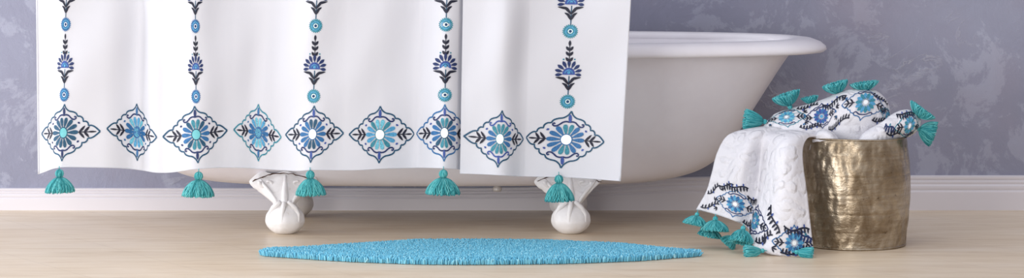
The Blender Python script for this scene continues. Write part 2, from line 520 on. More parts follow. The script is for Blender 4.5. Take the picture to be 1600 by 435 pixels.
# ------------------------------------------------------------------ tassels
def tassel_meshes(seed, Rk=0.0135, R=0.046, L=0.056, n=150, r=0.0013, yarn='yarn', fluff=0.0, head=True, drop=0.010):
    """returns (skirt MB, knot MB) hanging down -Z from the origin"""
    rn = random.Random(seed)
    sk = MB(); kn = MB()
    z0 = -drop
    # knot: wrapped ball
    kn.tube([(0, 0, 0.004), (0, 0, z0)], 0.0012, yarn, 6)
    for k in range(46 if head else 20):
        a = rn.uniform(0, 2 * PI); tilt = rn.uniform(-0.5, 0.5)
        pts = []
        for j in range(7):
            ph = -1.35 + 2.7 * j / 6
            rr = Rk * (0.95 + 0.06 * rn.random()) * math.cos(ph)
            pts.append((rr * math.cos(a + tilt * ph), rr * math.sin(a + tilt * ph), z0 - Rk + Rk * math.sin(ph)))
        kn.tube(pts, r * 1.15, yarn, 5, rn.random())
    G = np.zeros((13, 16, 3))
    for i in range(13):
        ph = -PI / 2 + PI * i / 12
        for j in range(16):
            G[i, j] = (Rk * .93 * math.cos(ph) * math.cos(j * PI / 8), Rk * .93 * math.cos(ph) * math.sin(j * PI / 8), z0 - Rk + Rk * .93 * math.sin(ph))
    kn.grid(G, yarn, closed_v=True, flip=True)
    zb = z0 - 2 * Rk + 0.003
    def prof(t):
        return (Rk * 0.45 + (R - Rk * 0.45) * (math.sin(t * PI / 2) ** 0.62 * 0.80 + 0.20 * t))
    G = np.zeros((9, 32, 3))
    for i in range(9):
        t = i / 8
        for j in range(32):
            a = j * PI / 16
            G[i, j] = (prof(t) * .9 * math.cos(a), prof(t) * .9 * math.sin(a), zb - L * t * 0.93)
    sk.grid(G, yarn, closed_v=True, attr=0.05)
    for k in range(n):
        a = 2 * PI * k / n + rn.uniform(-0.05, 0.05)
        lay = rn.choice((1.0, 1.0, 0.9, 0.8))
        LL = L * rn.uniform(0.93, 1.02)
        wob = rn.uniform(-1, 1) * (0.10 + fluff)
        rad = lay * (1 + rn.uniform(-fluff, fluff) * 0.6)
        pts = []
        ns = 7
        for j in range(ns):
            t = j / (ns - 1)
            q = prof(t) * rad
            aa = a + wob * t * t + 0.10 * math.sin(t * 5 + k)
            pts.append((q * math.cos(aa), q * math.sin(aa), zb - LL * t - (1 - rad) * 0.004))
        sk.tube(pts, [r * (0.7 + 0.6 * (j / (ns - 1))) for j in range(ns)], yarn, 5, rn.random())
    return sk, kn

def place_tassel(name, origin, direction, seed, parent=None, squash=1.0, **kw):
    """direction = where the skirt points; origin = attachment"""
    sk, kn = tassel_meshes(seed, **kw)
    d = Vector(direction).normalized()
    rot = Vector((0, 0, -1)).rotation_difference(d).to_matrix()
    org = Vector(origin)
    for mb in (sk, kn):
        nv = []
        for p in mb.v:
            q = Vector((p[0], p[1] * squash, p[2]))
            nv.append(tuple(rot @ q + org))
        mb.v = nv
    t = sk.build(name, parent)
    k = kn.build('tassel_knot', t)
    return t

# ------------------------------------------------------------------ setting
def box(mb, x0, x1, y0, y1, z0, z1, key):
    vs = [(x, y, z) for x in (x0, x1) for y in (y0, y1) for z in (z0, z1)]
    mb.add(vs, [[0, 1, 3, 2], [4, 6, 7, 5], [0, 4, 5, 1], [2, 3, 7, 6], [0, 2, 6, 4], [1, 5, 7, 3]], key)

mb = MB(); box(mb, -3.2, 3.4, WALL, WALL + 0.1, -0.05, 2.6, 'wall')
o = mb.build('wall_back', smooth=False); o['kind'] = 'structure'
mb = MB(); box(mb, -3.2, 3.4, 5.5, WALL, -0.05, 0.0, 'floor')
o = mb.build('floor', smooth=False); o['kind'] = 'structure'

# baseboard: a moulded profile swept along the wall, its height following the photograph
hx = pchip([-3.2, -0.2, 0.15, 0.55, 0.9, 1.5, 3.4], [0.072, 0.074, 0.080, 0.108, 0.114, 0.115, 0.115])
prof = [(0.0, 0.0), (0.021, 0.0), (0.021, 0.53), (0.019, 0.56), (0.0165, 0.565), (0.0165, 0.60), (0.018, 0.63), (0.018, 0.70), (0.014, 0.735),
        (0.013, 0.76), (0.0145, 0.79), (0.0145, 0.83), (0.010, 0.86), (0.010, 0.89), (0.0125, 0.91), (0.0125, 0.965), (0.008, 0.99), (0.0, 1.0)]
xs = np.linspace(-3.2, 3.4, 90)
G = np.zeros((len(xs), len(prof), 3))
for i, x in enumerate(xs):
    for j, (d, z) in enumerate(prof):
        G[i, j] = (x, WALL - d, z * float(hx(x)))
mb = MB(); mb.grid(G, 'trim', flip=True)
o = mb.build('baseboard_back', smooth=False); o['kind'] = 'structure'

# ------------------------------------------------------------------ bathtub
TY = 9.83
TCX = (660 - 800) * TY / F
def tz(py): return H - (py - YH) * TY / F
def tx(px): return (px - 660) * TY / F
# right silhouette of the body: (px, py)
sil = [(600, 285), (830, 285), (940, 284.8), (986, 284), (1024, 281.5), (1057, 276), (1089, 266.5), (1121, 247), (1147, 217), (1172, 178), (1205, 126), (1224, 97), (1236, 80), (1243, 66)]
RIMZ = tz(66) + 0.012
sa = np.array([tx(p) for p, _ in sil]); sz = np.array([tz(q) for _, q in sil])
A_RIM = tx(1243)
bw = pchip(sa, np.interp(np.linspace(0, 1, len(sa)), [0, 1], [0, 1]))
def halfw(a, z):
    # width against height: round under-side, nearly upright sides
    t = np.clip((z - sz[0]) / (RIMZ - sz[0]), 0, 1)
    return 0.10 + 0.205 * t ** 0.33 + 0.02 * t
tub = thing('clawfoot_bathtub', 'white roll-top clawfoot bathtub standing behind the embroidered shower curtain', 'bathtub', (TCX, TY, 0))
def plan(a, b, ang, e=2.35):
    c, s = math.cos(ang), math.sin(ang)
    x = a * math.copysign(abs(c) ** (2 / e), c); y = b * math.copysign(abs(s) ** (2 / e), s)
    if x < 0: x *= 0.90
    return x, y
NA = 160
rows = []
tt = np.linspace(0, 1, 60)
fa = pchip(np.arange(len(sa)), sa); fz = pchip(np.arange(len(sz)), sz)
idx = np.linspace(0.0, len(sa) - 1, 60)
for k in idx:
    a = max(0.02, float(fa(k))); z = float(fz(k))
    q = k
    b = float(halfw(a, z))
    if k < 2: b = 0.10 * (0.3 + 0.7 * k / 2)
    rows.append([(TCX + x, TY + y, z) for x, y in (plan(a, b, 2 * PI * j / NA) for j in range(NA))])
outer = np.array(rows)
# inside shell, 14 mm in from the outside
rows = []
for k in idx[::-1]:
    a = max(0.02, float(fa(k)) - 0.02); z = float(fz(k)) + 0.02
    b = max(0.02, float(halfw(float(fa(k)), z)) - 0.016)
    z = min(z, float(fz(len(sa) - 1)))
    rows.append([(TCX + x, TY + y, z) for x, y in (plan(a, b, 2 * PI * j / NA) for j in range(NA))])
inner = np.array(rows)
mb = MB(); mb.grid(outer, 'enamel', closed_v=True, flip=True)
mb.grid(inner, 'enamel', closed_v=True, flip=True)
body = mb.build('tub_body'); body.parent = tub; body.location = -Vector(tub.location)
# rolled rim
ztop = float(sz[-1])
rp = []   # (outward offset, height) loop of the roll
for (d, z) in [(-0.020, -0.006), (-0.018, 0.008), (-0.008, 0.015), (0.012, 0.017), (0.034, 0.013), (0.052, 0.003), (0.062, -0.010), (0.0635, -0.020), (0.058, -0.027), (0.046, -0.029), (0.020, -0.029), (0.0, -0.026)]:
    rp.append((d, z))
rows = []
aR = float(sa[-1]); bR = float(halfw(aR, ztop))
for d, z in rp:
    r_ = []
    for j in range(720):
        ang = 2 * PI * j / 720
        x, y = plan(aR, bR, ang)
        # outward normal by difference
        x1, y1 = plan(aR, bR, ang + 0.01); x0, y0 = plan(aR, bR, ang - 0.01)
        tx_, ty_ = x1 - x0, y1 - y0; L = math.hypot(tx_, ty_)
        nx, ny = ty_ / L, -tx_ / L
        k = 1.0 + 0.55 * max(0.0, math.cos(ang) ** 2 - 0.3) ** 2 / 0.49 if d > 0 else 1.0
        k2 = 0.72 + 0.28 * min(1.0, abs(x) / aR * 1.1)
        r_.append((TCX + x + nx * d * k * k2, TY + y + ny * d * k * k2, ztop + z))
    rows.append(r_)
mb = MB(); mb.grid(np.array(rows), 'enamel', closed_u=True, closed_v=True)
rim = mb.build('rolled_rim'); rim.parent = tub; rim.location = -Vector(tub.location)
# drain stub under the tub
mb = MB()
dc = P(777, 290, 9.72)
G = np.zeros((7, 16, 3))
for i, (r_, z) in enumerate([(0.004, -0.016), (0.012, -0.015), (0.015, -0.009), (0.013, -0.002), (0.009, 0.001), (0.009, 0.02), (0.002, 0.022)]):
    for j in range(16):
        G[i, j] = (dc.x + r_ * math.cos(j * PI / 8), dc.y + r_ * math.sin(j * PI / 8), dc.z - 0.004 + z)
mb.grid(G, 'drain', closed_v=True, flip=True)
d_ = mb.build('drain_outlet'); d_.parent = tub; d_.location = -Vector(tub.location)

def make_foot(cx_px, Y, mirror=1, facing=1):
    """claw-and-ball foot; cx_px = pixel of the ball's middle, rows from the photograph"""
    k = Y / 9.60
    ground = floorY(367.5)
    def X(dx): return (cx_px - 800) * 9.60 / F + mirror * dx * 9.60 / F
    def Z(py): return max(0.0, H - (py - YH) * 9.60 / F)
    sec = [  # py, centre dx, half width, half depth, depth centre offset
        (272, -4, 30, 0.014, 0.046), (277, -5, 43, 0.018, 0.044), (284, -5, 50, 0.022, 0.038), (294, -4, 44, 0.027, 0.030), (304, -3, 34, 0.031, 0.022), (313, -2, 25, 0.035, 0.015),
        (320, -1, 18, 0.037, 0.010), (325, 0, 20, 0.041, 0.004), (331, 0, 25, 0.048, 0.0), (338, 0, 28.5, 0.055, 0.0), (346, 0, 29.5, 0.058, 0.0), (353, 0, 27.5, 0.054, 0.0),
        (360, 0, 22, 0.045, 0.0), (365, 0, 15, 0.030, 0.0), (367.5, 0, 6, 0.012, 0.0)]
    S = np.array(sec); fq = [pchip(np.arange(len(sec)), S[:, c]) for c in range(5)]
    rows = []
    n = 64
    for q in np.linspace(0, len(sec) - 1, 64):
        py, dx, hw, hd, dy = [float(f(q)) for f in fq]
        row = []
        for j in range(n):
            a = 2 * PI * j / n
            m_ = 1.0
            if py > 318:     # four toes gripping the ball
                g = min(1, (py - 318) / 14) * (1 - max(0, (py - 356) / 12))
                m_ += 0.07 * g * (max(0.0, math.cos((a + PI / 2) * 4)) ** 2 - 0.25)
            else:            # scrolled acanthus wings
                g = min(1, (318 - py) / 20)
                m_ += 0.10 * g * math.sin(a * 5 + py * 0.12)
            cx_, sy_ = math.cos(a), math.sin(a)
            e = 0.85
            x = hw * m_ * math.copysign(abs(cx_) ** e, cx_)
            y = hd * m_ * sy_
            zz = Z(py)
            wave = 0.004 * math.sin(x * 0.16 + 1) if py < 300 else 0
            row.append((X(dx + x), Y + facing * (y + dy) * 1.0, zz + wave))
        rows.append(row)
    mb = MB(); G = np.array(rows)
    G[..., 2] -= G[..., 2].min()
    mb.grid(G, 'foot', closed_v=True, flip=(mirror * facing < 0))
    # toes: tapered talons down the ball
    def pt(dx, py, rd):   # on the ball surface in front
        py_c = 345
        return Vector((X(dx), Y - facing * math.sqrt(max(1e-6, rd * rd - (dx * 9.6 / F) ** 2)), Z(py)))
    for dx0, dx1, dx2 in ((-11, -24, -19), (0, -3, -1), (10, 22, 20)):
        mb.tube([pt(dx0 * .6, 314, 0.040), pt((dx0 + dx1) / 2, 324, 0.042), pt(dx1, 334, 0.053), pt(dx1, 344, 0.056), pt(dx2, 354, 0.050), pt(dx2 * .8, 360, 0.042)],
                [0.006, 0.008, 0.006, 0.005, 0.004, 0.002], 'foot', 12)
    # leaf scrolls on the wings
    for s_ in (-1, 1):
        pts = []
        for t in np.linspace(0, 1, 14):
            r = 13 * (1 - 0.72 * t); an = -0.4 + 5.4 * t
            pts.append(Vector((X(-4 + s_ * (24 + r * math.cos(an))), Y + facing * (0.016), Z(288 + r * 0.62 * math.sin(an)))))
        mb.tube(pts, [0.0065 * (1 - 0.4 * t) for t in np.linspace(0, 1, 14)], 'foot', 8)
        pts = [Vector((X(s_ * d), Y + facing * y_, Z(p_))) for d, p_, y_ in ((9, 322, -0.026), (15, 311, -0.016), (24, 300, -0.004), (34, 290, 0.012), (40, 282, 0.026))]
        mb.tube(pts, [0.004, 0.0055, 0.0055, 0.005, 0.003], 'foot', 8)
    pts = [Vector((X(0), Y + facing * y_, Z(p_))) for p_, y_ in ((322, -0.032), (312, -0.020), (300, -0.006), (288, 0.010), (277, 0.026))]
    mb.tube(pts, [0.008, 0.011, 0.010, 0.008, 0.005], 'foot', 8)
    f = mb.build('claw_foot'); f.parent = tub; f.location = -Vector(tub.location)
    # rusty seam along the top
    mr = MB(); rn = random.Random(int(cx_px))
    pts = []; rad = []
    for t in np.linspace(0, 1, 26):
        dx = -52 + 100 * t
        py = 286 - 13 * math.sin(PI * min(1, t * 1.05)) ** 0.8
        pts.append(Vector((X(dx), Y + facing * (0.024 + 0.0) , Z(py + rn.uniform(-0.8, 0.8))))); rad.append(0.0008 + 0.0016 * rn.random())
    mr.tube(pts, rad, 'rust', 6)
    r_ = mr.build('rusty_seam', f); r_['label'] = 'dark rusty seam along the top of the claw foot'
    return f
make_foot(445, 9.61, 1)
make_foot(892, 9.61, 1)
YB = 10.03
for c in (445, 892):
    px = 800 + (c - 800)  # same X at the back
    make_foot(c, YB, 1, -1)

# ------------------------------------------------------------------ shower curtain
CI = [130.0 * (i + 1) for i in range(9)]
centre = [97.4, 213.6, 307, 403, 486.4, 592, 693.6, 780, 882.6]
left = [65.4, 166, 254.7, 365.4, 444.8, 544, 650, 724, 820.5]
right = [155.5, 244.8, 355, 438, 535, 646, None, 816, 940.7]
ks = [(60.0, 59.5)]
for i in range(9):
    ks.append((CI[i] - 61, left[i])); ks.append((CI[i], centre[i]))
    if right[i] is not None: ks.append((CI[i] + 61, right[i]))
    else: ks += [(CI[i] + 28, 712.5), (CI[i] + 44, 721.5), (CI[i] + 58, 722.5), (CI[i] + 66, 718.5)]
ks.append((1262.0, 970.0))
ks.sort()
f_px = pchip([a for a, _ in ks], [b for _, b in ks])
yk = [(60, 9.255), (69, 9.25), (130, 9.185), (191, 9.20), (199, 9.205), (260, 9.26), (321, 9.185), (329, 9.18), (390, 9.13), (451, 9.18), (459, 9.19), (520, 9.22),
      (581, 9.18), (589, 9.17), (650, 9.12), (711, 9.145), (719, 9.147), (780, 9.165), (841, 9.205), (849, 9.205), (910, 9.125), (938, 9.15), (955, 9.19), (966, 9.175), (976, 9.145),
      (1000, 9.13), (1040, 9.115), (1101, 9.17), (1109, 9.175), (1170, 9.19), (1231, 9.16), (1262, 9.14)]
f_Y = pchip([a for a, _ in yk], [b for _, b in yk])
f_c = pchip([60] + CI + [1262], [207.5, 207.7, 207, 210.6, 207.7, 210, 210.7, 208, 217.5, 218.5, 220])
f_hem = pchip([60, 110, 140, 200, 290, 330, 390, 450, 560, 620, 650, 720, 800, 860, 910, 955, 968, 1000, 1080, 1170, 1262],
              [272, 263, 261, 262, 267, 270, 264, 262, 265, 267, 265.5, 266, 263, 262, 263, 265, 270.5, 272, 275, 277, 283])
f_lean = pchip([60, 130, 390, 650, 910, 1170, 1262], [-3, 6, -2, 8, 4, 10, 15])
_sm = np.linspace(-16, 16, 9)
def curtain(s, w, off=0.0):
    """s along the cloth, w = rows below the medallion middle line"""
    s = np.asarray(s, float); w = np.asarray(w, float)
    py = f_c(s) + w
    k = np.clip((f_hem(s) - py) / 265.0, -0.1, 6)
    px = f_px(s) + f_lean(s) * np.where(k < 1.2, k, 1.2)
    Yl = f_Y(s)
    amp = 1.0 - 0.12 * np.clip(k, 0, 1.5) + 0.05 * np.sin(w * 0.02 + s * 0.01)
    Y = 9.18 + (Yl - 9.18) * amp + 0.004 * np.sin(s * 0.045 + w * 0.03) * np.clip(k * 2, 0.2, 1)
    Y = Y - off
    X = (px - 800) * Y / F; Z = H - (py - YH) * Y / F
    return np.stack([X, Y, Z], -1)
curt = thing('shower_curtain', 'white cotton shower curtain embroidered with blue floral medallions, five teal tassels along its hem', 'shower curtain', (float((500 - 800) * 9.18 / F), 9.18, 0.6))
mb = MB()
ss = np.linspace(60, 1262, 420)
ss = np.unique(np.concatenate([ss, np.linspace(938, 985, 40)]))
TOPW = -980.0
rows = []
for s in ss:
    hw = float(f_hem(s) - f_c(s))
    wv = np.concatenate([np.linspace(hw, -240, 60), np.linspace(-260, TOPW, 40)])
    rows.append(curtain(np.full(len(wv), s), wv))
mb.grid(np.array(rows), 'linen', flip=False)
# turned hems at the bottom and at both sides
hs = np.linspace(60, 1262, 400)
pts = [Vector(curtain(s, float(f_hem(s) - f_c(s)), 0.0005)) for s in hs]
mb.tube(pts, 0.0014, 'linen', 6)
for s_ in (61.5, 1260.5):
    wv = np.linspace(float(f_hem(s_) - f_c(s_)), TOPW, 120)
    mb.tube([Vector(curtain(s_, w)) for w in wv], 0.0026, 'linen', 6)
def cmap(x, y, lay):
    return curtain(x, y, 0.0011 + 0.0005 * lay)
st = Stitch(mb, cmap)
# pal: outline, scroll, petals top, petals side, drop, petals diagonal
pals = [('dteal', 'navy', 'dteal', 'dteal', 'navy', 'dteal'), ('dteal', 'navy', 'sky', 'blue', 'blue', 'aqua'), ('dteal', 'navy', 'teal', 'blue', 'navy', 'dteal'),
        ('teal', 'navy', 'aqua', 'blue', 'blue', 'sky'), ('dteal', 'navy', 'dteal', 'blue', 'cobalt', 'blue'), ('dteal', 'navy', 'aqua', 'sky', 'cobalt', 'teal'),
        ('blue', 'navy', 'teal', 'blue', 'cobalt', 'dteal'), ('dteal', 'cobalt', 'teal', 'blue', 'cobalt', 'teal'), ('dteal', 'navy', 'teal', 'blue', 'cobalt', 'blue')]
cent = ['teal', 'swirl', 'teal', 'swirl', 'disc', 'disc', 'disc', 'disc', 'disc']
SHX = [-.037, .03, .068, .02, -.05, 0, 0, -.08, -.15]; SHY = [-.03, .1, -.085, .1, -.03, 0, 0, 0, .05]
for i in range(9):
    medallion(st, CI[i], 0, pals[i], centre=cent[i], shx=SHX[i], shy=SHY[i])
for i in (0, 2, 4, 6, 8):
    # columns widen where the cloth is turned away, so the ring stays round in the cloth
    slope = float(f_px(CI[i] + 4) - f_px(CI[i] - 4)) / 8
    kx = {0: .68, 2: .66, 4: .97, 6: 1.0, 8: 1.05}[i] / slope
    st.mapf = (lambda c, k: (lambda x, y, lay: cmap(c + (np.asarray(x) - c) * k, y, lay)))(CI[i], kx)
    for r_ in range(3):
        stripe(st, CI[i], -59.5 - 110 * r_, fan='navy' if i < 3 else 'navy', ringd='blue' if i < 3 else 'teal')
panel = mb.build('fabric_panel'); panel.parent = curt; panel.location = -Vector(curt.location)

tas = [(92.6, 130 - 8, 262, 300.7, 46), (310.6, 392, 266, 307, 50), (484.5, 648, 264, 305, 47), (693, 909, 262.5, 303.5, 54), (873, 1156, 271, 314, 46)]
for k, (px, s, y0, y1, wd) in enumerate(tas):
    Y = float(f_Y(s)) - 0.012
    # clear the neighbouring folds
    if k == 0: Y = 9.165
    org = P(px, y0, Y)
    sc = Y / F
    L = (y1 - y0) * sc - 0.006 - 2 * 0.0125 + 0.003
    t = place_tassel('tassel', org, (0.03 * (-1) ** k, 0, -1), 10 + k, Rk=0.0125, R=wd / 2 * sc * 1.0, L=L, n=220, r=0.0012, drop=0.006)
    t.parent = curt; t.location = -Vector(curt.location)

# ------------------------------------------------------------------ rug
RC = Vector(((752 - 800) * 9.17 / F, 9.17, 0))
top = [(403, 395.5), (406, 391.5), (412, 389.5), (428, 387.5), (465, 386.5), (520, 383), (570, 380), (620, 377), (650, 374.8), (720, 374.5), (800, 374.8), (870, 376), (905, 378), (960, 380), (1000, 383.5), (1045, 388), (1085, 390.5), (1098, 392.5), (1104, 396)]
bot = [(1104, 396), (1099, 400.5), (1050, 405), (1000, 409), (950, 411), (880, 413.5), (800, 414.5), (730, 415), (660, 414.5), (600, 412.5), (540, 410), (490, 407), (450, 404), (420, 402), (408, 400.5), (403, 395.5)]
def fl(px, py, dz=0.0):
    Y = F * (H - dz) / (py - YH)
    return ((px - 800) * Y / F, Y)
tp = np.array([fl(px, py, 0.017) for px, py in top]); bp = np.array([fl(px, py, 0.0) for px, py in bot])[::-1]
f_top = pchip(tp[:, 0], tp[:, 1]); f_bot = pchip(bp[:, 0], bp[:, 1])
x0, x1 = max(tp[0, 0], bp[0, 0]), min(tp[-1, 0], bp[-1, 0])
mb = MB()
# backing slab
NX = 120
G = []
for i in range(NX):
    x = x0 + 0.012 + (x1 - x0 - 0.024) * (0.5 - 0.5 * math.cos(PI * i / (NX - 1)))
    yb, yt = float(f_bot(x)) + 0.012, float(f_top(x)) - 0.012
    if yt < yb: yt = yb = (yt + yb) / 2
    G.append([(x, yb, 0.001), (x, yb, 0.010), (x, (yb + yt) / 2, 0.012), (x, yt, 0.010), (x, yt, 0.001)])
mb.grid(np.array(G), 'rug', attr=0.0, flip=True)
V = []; Fc = []; At = []
sp = 0.0040
base = len(mb.v)
yy0 = float(bp[:, 1].min()); yy1 = float(tp[:, 1].max())
for gx in np.arange(x0, x1, sp):
    yb, yt = float(f_bot(gx)), float(f_top(gx))
    for gy in np.arange(yb, yt, sp):
        x = gx + random.uniform(-.5, .5) * sp; y = gy + random.uniform(-.5, .5) * sp
        e = min(y - yb, yt - y, (x - x0) * 0.9, (x1 - x) * 0.9)
        if e < -0.001: continue
        edge = max(0.0, 1 - e / 0.014)
        lx = random.gauss(0, 0.0028); ly = random.gauss(0, 0.0028)
        if edge > 0:
            sgn = -1 if (y - yb) < (yt - y) else 1
            ly += sgn * 0.006 * edge
            if x - x0 < 0.03: lx -= 0.004
            if x1 - x < 0.03: lx += 0.004
        h = 0.010 + 0.011 * (1 - edge * 0.40) + random.uniform(-.0025, .0025)
        # two soft grooves of trodden pile
        h -= 0.003 * math.exp(-((y - yb - 0.055) / 0.012) ** 2) * (1 if x > 0.15 else 0)
        r = 0.0025 + random.uniform(-.0005, .0007)
        rot = random.uniform(0, PI)
        b = base + len(V)
        for (zz, rr, kk) in ((0.0015, 0.8, 0.0), (h * 0.62, 1.05, 0.5), (h * 0.93, 0.7, 0.95)):
            for j in range(5):
                a = rot + j * 2 * PI / 5
                V.append((x + lx * kk + r * rr * math.cos(a), y + ly * kk + r * rr * math.sin(a), zz))
        V.append((x + lx, y + ly, h))
        for q in range(2):
            for j in range(5):
                Fc.append([b + q * 5 + j, b + q * 5 + (j + 1) % 5, b + q * 5 + 5 + (j + 1) % 5, b + q * 5 + 5 + j])
        for j in range(5):
            Fc.append([b + 10 + j, b + 10 + (j + 1) % 5, b + 15])
        val = min(1, max(0, random.gauss(0.5, 0.24)))
        At += [val] * 15
mb.v.extend(V); mb.f.extend(Fc); mb.m.extend([0] * len(Fc)); mb.a.extend(At)
rug = mb.build('bath_rug', loc=RC)
tag(rug, 'turquoise blue tufted oval bath rug lying on the floor in front of the tub', 'rug')

# ------------------------------------------------------------------ basket
BC = Vector(((1335 - 800) * 9.35 / F, 9.35, 0))
BH = 0.332
bk = thing('hammered_metal_basket', 'round hammered antique brass tub-shaped basket holding the white towels', 'basket', BC)
br = pchip([0, 0.03, 0.12, 0.2, 0.28, BH], [0.1530, 0.1555, 0.1655, 0.1680, 0.1625, 0.1555])
nA = 288; nZ = 110
def facet(a, z):
    n = 14
    t = (a / (2 * PI) * n) % 1.0
    fac = -0.0042 * (1 - (2 * t - 1) ** 2 * 1.0) * -1
    k = 0.0
    for q, (fa_, fz_, am) in enumerate(((9, 31, 0.0007), (17, 57, 0.0005), (29, 19, 0.0004), (37, 83, 0.0004))):
        k += am * math.sin(fa_ * a + q * 1.7 + 2 * math.sin(z * 20 + q)) * math.sin(fz_ * z + q * 2.3 + 1.5 * math.sin(3 * a))
    groove = -0.0007 * sum(math.exp(-((z - z0) / 0.0028) ** 2) for z0 in (0.052, 0.108, 0.166, 0.222, 0.282))
    return fac * 0.55 + k * 1.3 + groove
out_ = np.zeros((nZ, nA, 3)); inn = np.zeros((nZ, nA, 3))
for i in range(nZ):
    z = BH * i / (nZ - 1)
    r = float(br(z))
    for j in range(nA):
        a = 2 * PI * j / nA
        rr = r + facet(a, z) * min(1, (BH - z) / 0.01, z / 0.006 + 0.1)
        out_[i, j] = (BC.x + rr * math.cos(a), BC.y + rr * math.sin(a), z + (0.0015 * math.sin(3 * a + 1) if i == nZ - 1 else 0))
        inn[nZ - 1 - i, j] = (BC.x + (r - 0.004) * math.cos(a), BC.y + (r - 0.004) * math.sin(a), max(z, 0.006))
mb = MB(); mb.grid(out_, 'brass', closed_v=True, flip=True); mb.grid(inn, 'brass', closed_v=True, flip=True)
mb.add([(BC.x, BC.y, 0.006)] + [tuple(inn[-1, j]) for j in range(nA)], [[0, 1 + j, 1 + (j + 1) % nA] for j in range(nA)], 'brass')
mb.add([(BC.x, BC.y, 0.0005)] + [tuple(out_[0, j] + np.array([0, 0, 0.0005])) for j in range(nA)], [[0, 1 + (j + 1) % nA, 1 + j] for j in range(nA)], 'brass')
o = mb.build('basket_wall'); o.parent = bk; o.location = -Vector(bk.location)
mb = MB()
mb.tube([(BC.x + (0.1555) * math.cos(a), BC.y + 0.1555 * math.sin(a), BH + 0.0012 * math.sin(3 * a + 1)) for a in np.linspace(0, 2 * PI, 150)], 0.0032, 'brass', 8)
o = mb.build('rolled_lip'); o.parent = bk; o.location = -Vector(bk.location)
mb = MB()
mb.tube([(BC.x + (0.1535) * math.cos(a), BC.y + 0.1535 * math.sin(a), 0.0040) for a in np.linspace(0, 2 * PI, 150)], 0.0038, 'brass', 8)
o = mb.build('foot_ring'); o.parent = bk; o.location = -Vector(bk.location)

# ------------------------------------------------------------------ towels
def cloth_surface(ctrl):
    C = np.array([[(px, py, Y) for px, py, Y in col] for col in ctrl], float)
    f = catmull_grid(C)
    def world(u, v):
        q = f(u, v)
        px, py, Y = q[..., 0], q[..., 1], q[..., 2]
        return np.stack([(px - 800) * Y / F, Y, H - (py - YH) * Y / F], -1)
    def mapped(u, v, off):
        u = np.asarray(u, float); v = np.asarray(v, float)
        p = world(u, v)
        e = 0.02
        du = world(u + e, v) - world(u - e, v); dv = world(u, v + e) - world(u, v - e)
        n = np.cross(du, dv); n /= (np.linalg.norm(n, axis=-1)[..., None] + 1e-12)
        flip = np.where((n * p).sum(-1) - n[..., 2] * H > 0, -1.0, 1.0)   # towards the room
        n = n * flip[..., None]
        return p + n * off
    return world, mapped
def cloth_mesh(mb, world, nu, nv, ru=10, rv=10, key='terry', crumple=0.0012, fn=None):
    U, V = np.meshgrid(np.linspace(0, nu - 1, (nu - 1) * ru + 1), np.linspace(0, nv - 1, (nv - 1) * rv + 1), indexing='ij')
    G = world(U, V)
    mb.grid(G, key)
    return G
def add_thick(o, t, off=-1):
    s = o.modifiers.new('thickness', 'SOLIDIFY'); s.thickness = t; s.offset = off
    return o

def vine(st, x0, y0, x1, y1, bend, side=1, w=1.9, teeth=9, key='black', base='cobalt'):
    """bent stem with comb-like leaves on one side and a blue belly on the other"""
    dx, dy = x1 - x0, y1 - y0; L = math.hypot(dx, dy); tx_, ty_ = dx / L, dy / L; nx, ny = -ty_, tx_
    pts = [(x0 + dx * t + nx * bend * math.sin(PI * 2 * t * 0.9), y0 + dy * t + ny * bend * math.sin(PI * 2 * t * 0.9)) for t in np.linspace(0, 1, 40)]
    st.line(pts, w, key, 2)
    n = max(5, int(L / 4.0))
    for k in range(n):
        t = (k + 0.5) / n
        p = pts[int(t * 39)]
        a = math.atan2(ny * side, nx * side) - side * 0.25
        LL = 7.4 * (0.7 + 0.3 * math.sin(PI * t))
        st.line([p, (p[0] + LL * math.cos(a), p[1] + LL * math.sin(a))], 2.5, key, 3, taper=True)
        if k % 2 == 0 and 0.15 < t < 0.85:
            st.leaf(p[0], p[1], a + PI, 4.2, 2.2, base, 3)

def small_med(st, cx, cy, pal, k=0.5):
    T = lambda x, y: (cx + x * k, cy + y * k)
    for a in (-1, 1):
        for b in (-1, 1):
            st.line([T(a * x, b * y) for x, y in QUAD], 1.25, pal[0], 1)
            arch = spl([(0, -30), (10, -29), (17, -24), (23, -23), (25, -27)], 3)
            st.line([T(a * x, b * y) for x, y in arch], 1.5, 'navy', 2)
        for x0_ in (32, 42):
            for b in (-1, 1):
                st.line([T(a * x0_, 0), T(a * (x0_ + 10), b * 11)], 2.1, 'black', 2, taper=True)
        st.line([T(a * 28, 0), T(a * 54, 0)], 1.3, 'black', 2)
    for j in range(14):
        th = 2 * PI * j / 14
        x, y = T(7 * math.cos(th), 7 * math.sin(th))
        st.leaf(x, y, th, 20 * k, 9.0 * k, pal[1] if j % 2 else pal[2], 3, blunt=0.85)
    st.disc(*T(0, 0), 5.5 * k, 5.5 * k, pal[3], 4, 14)

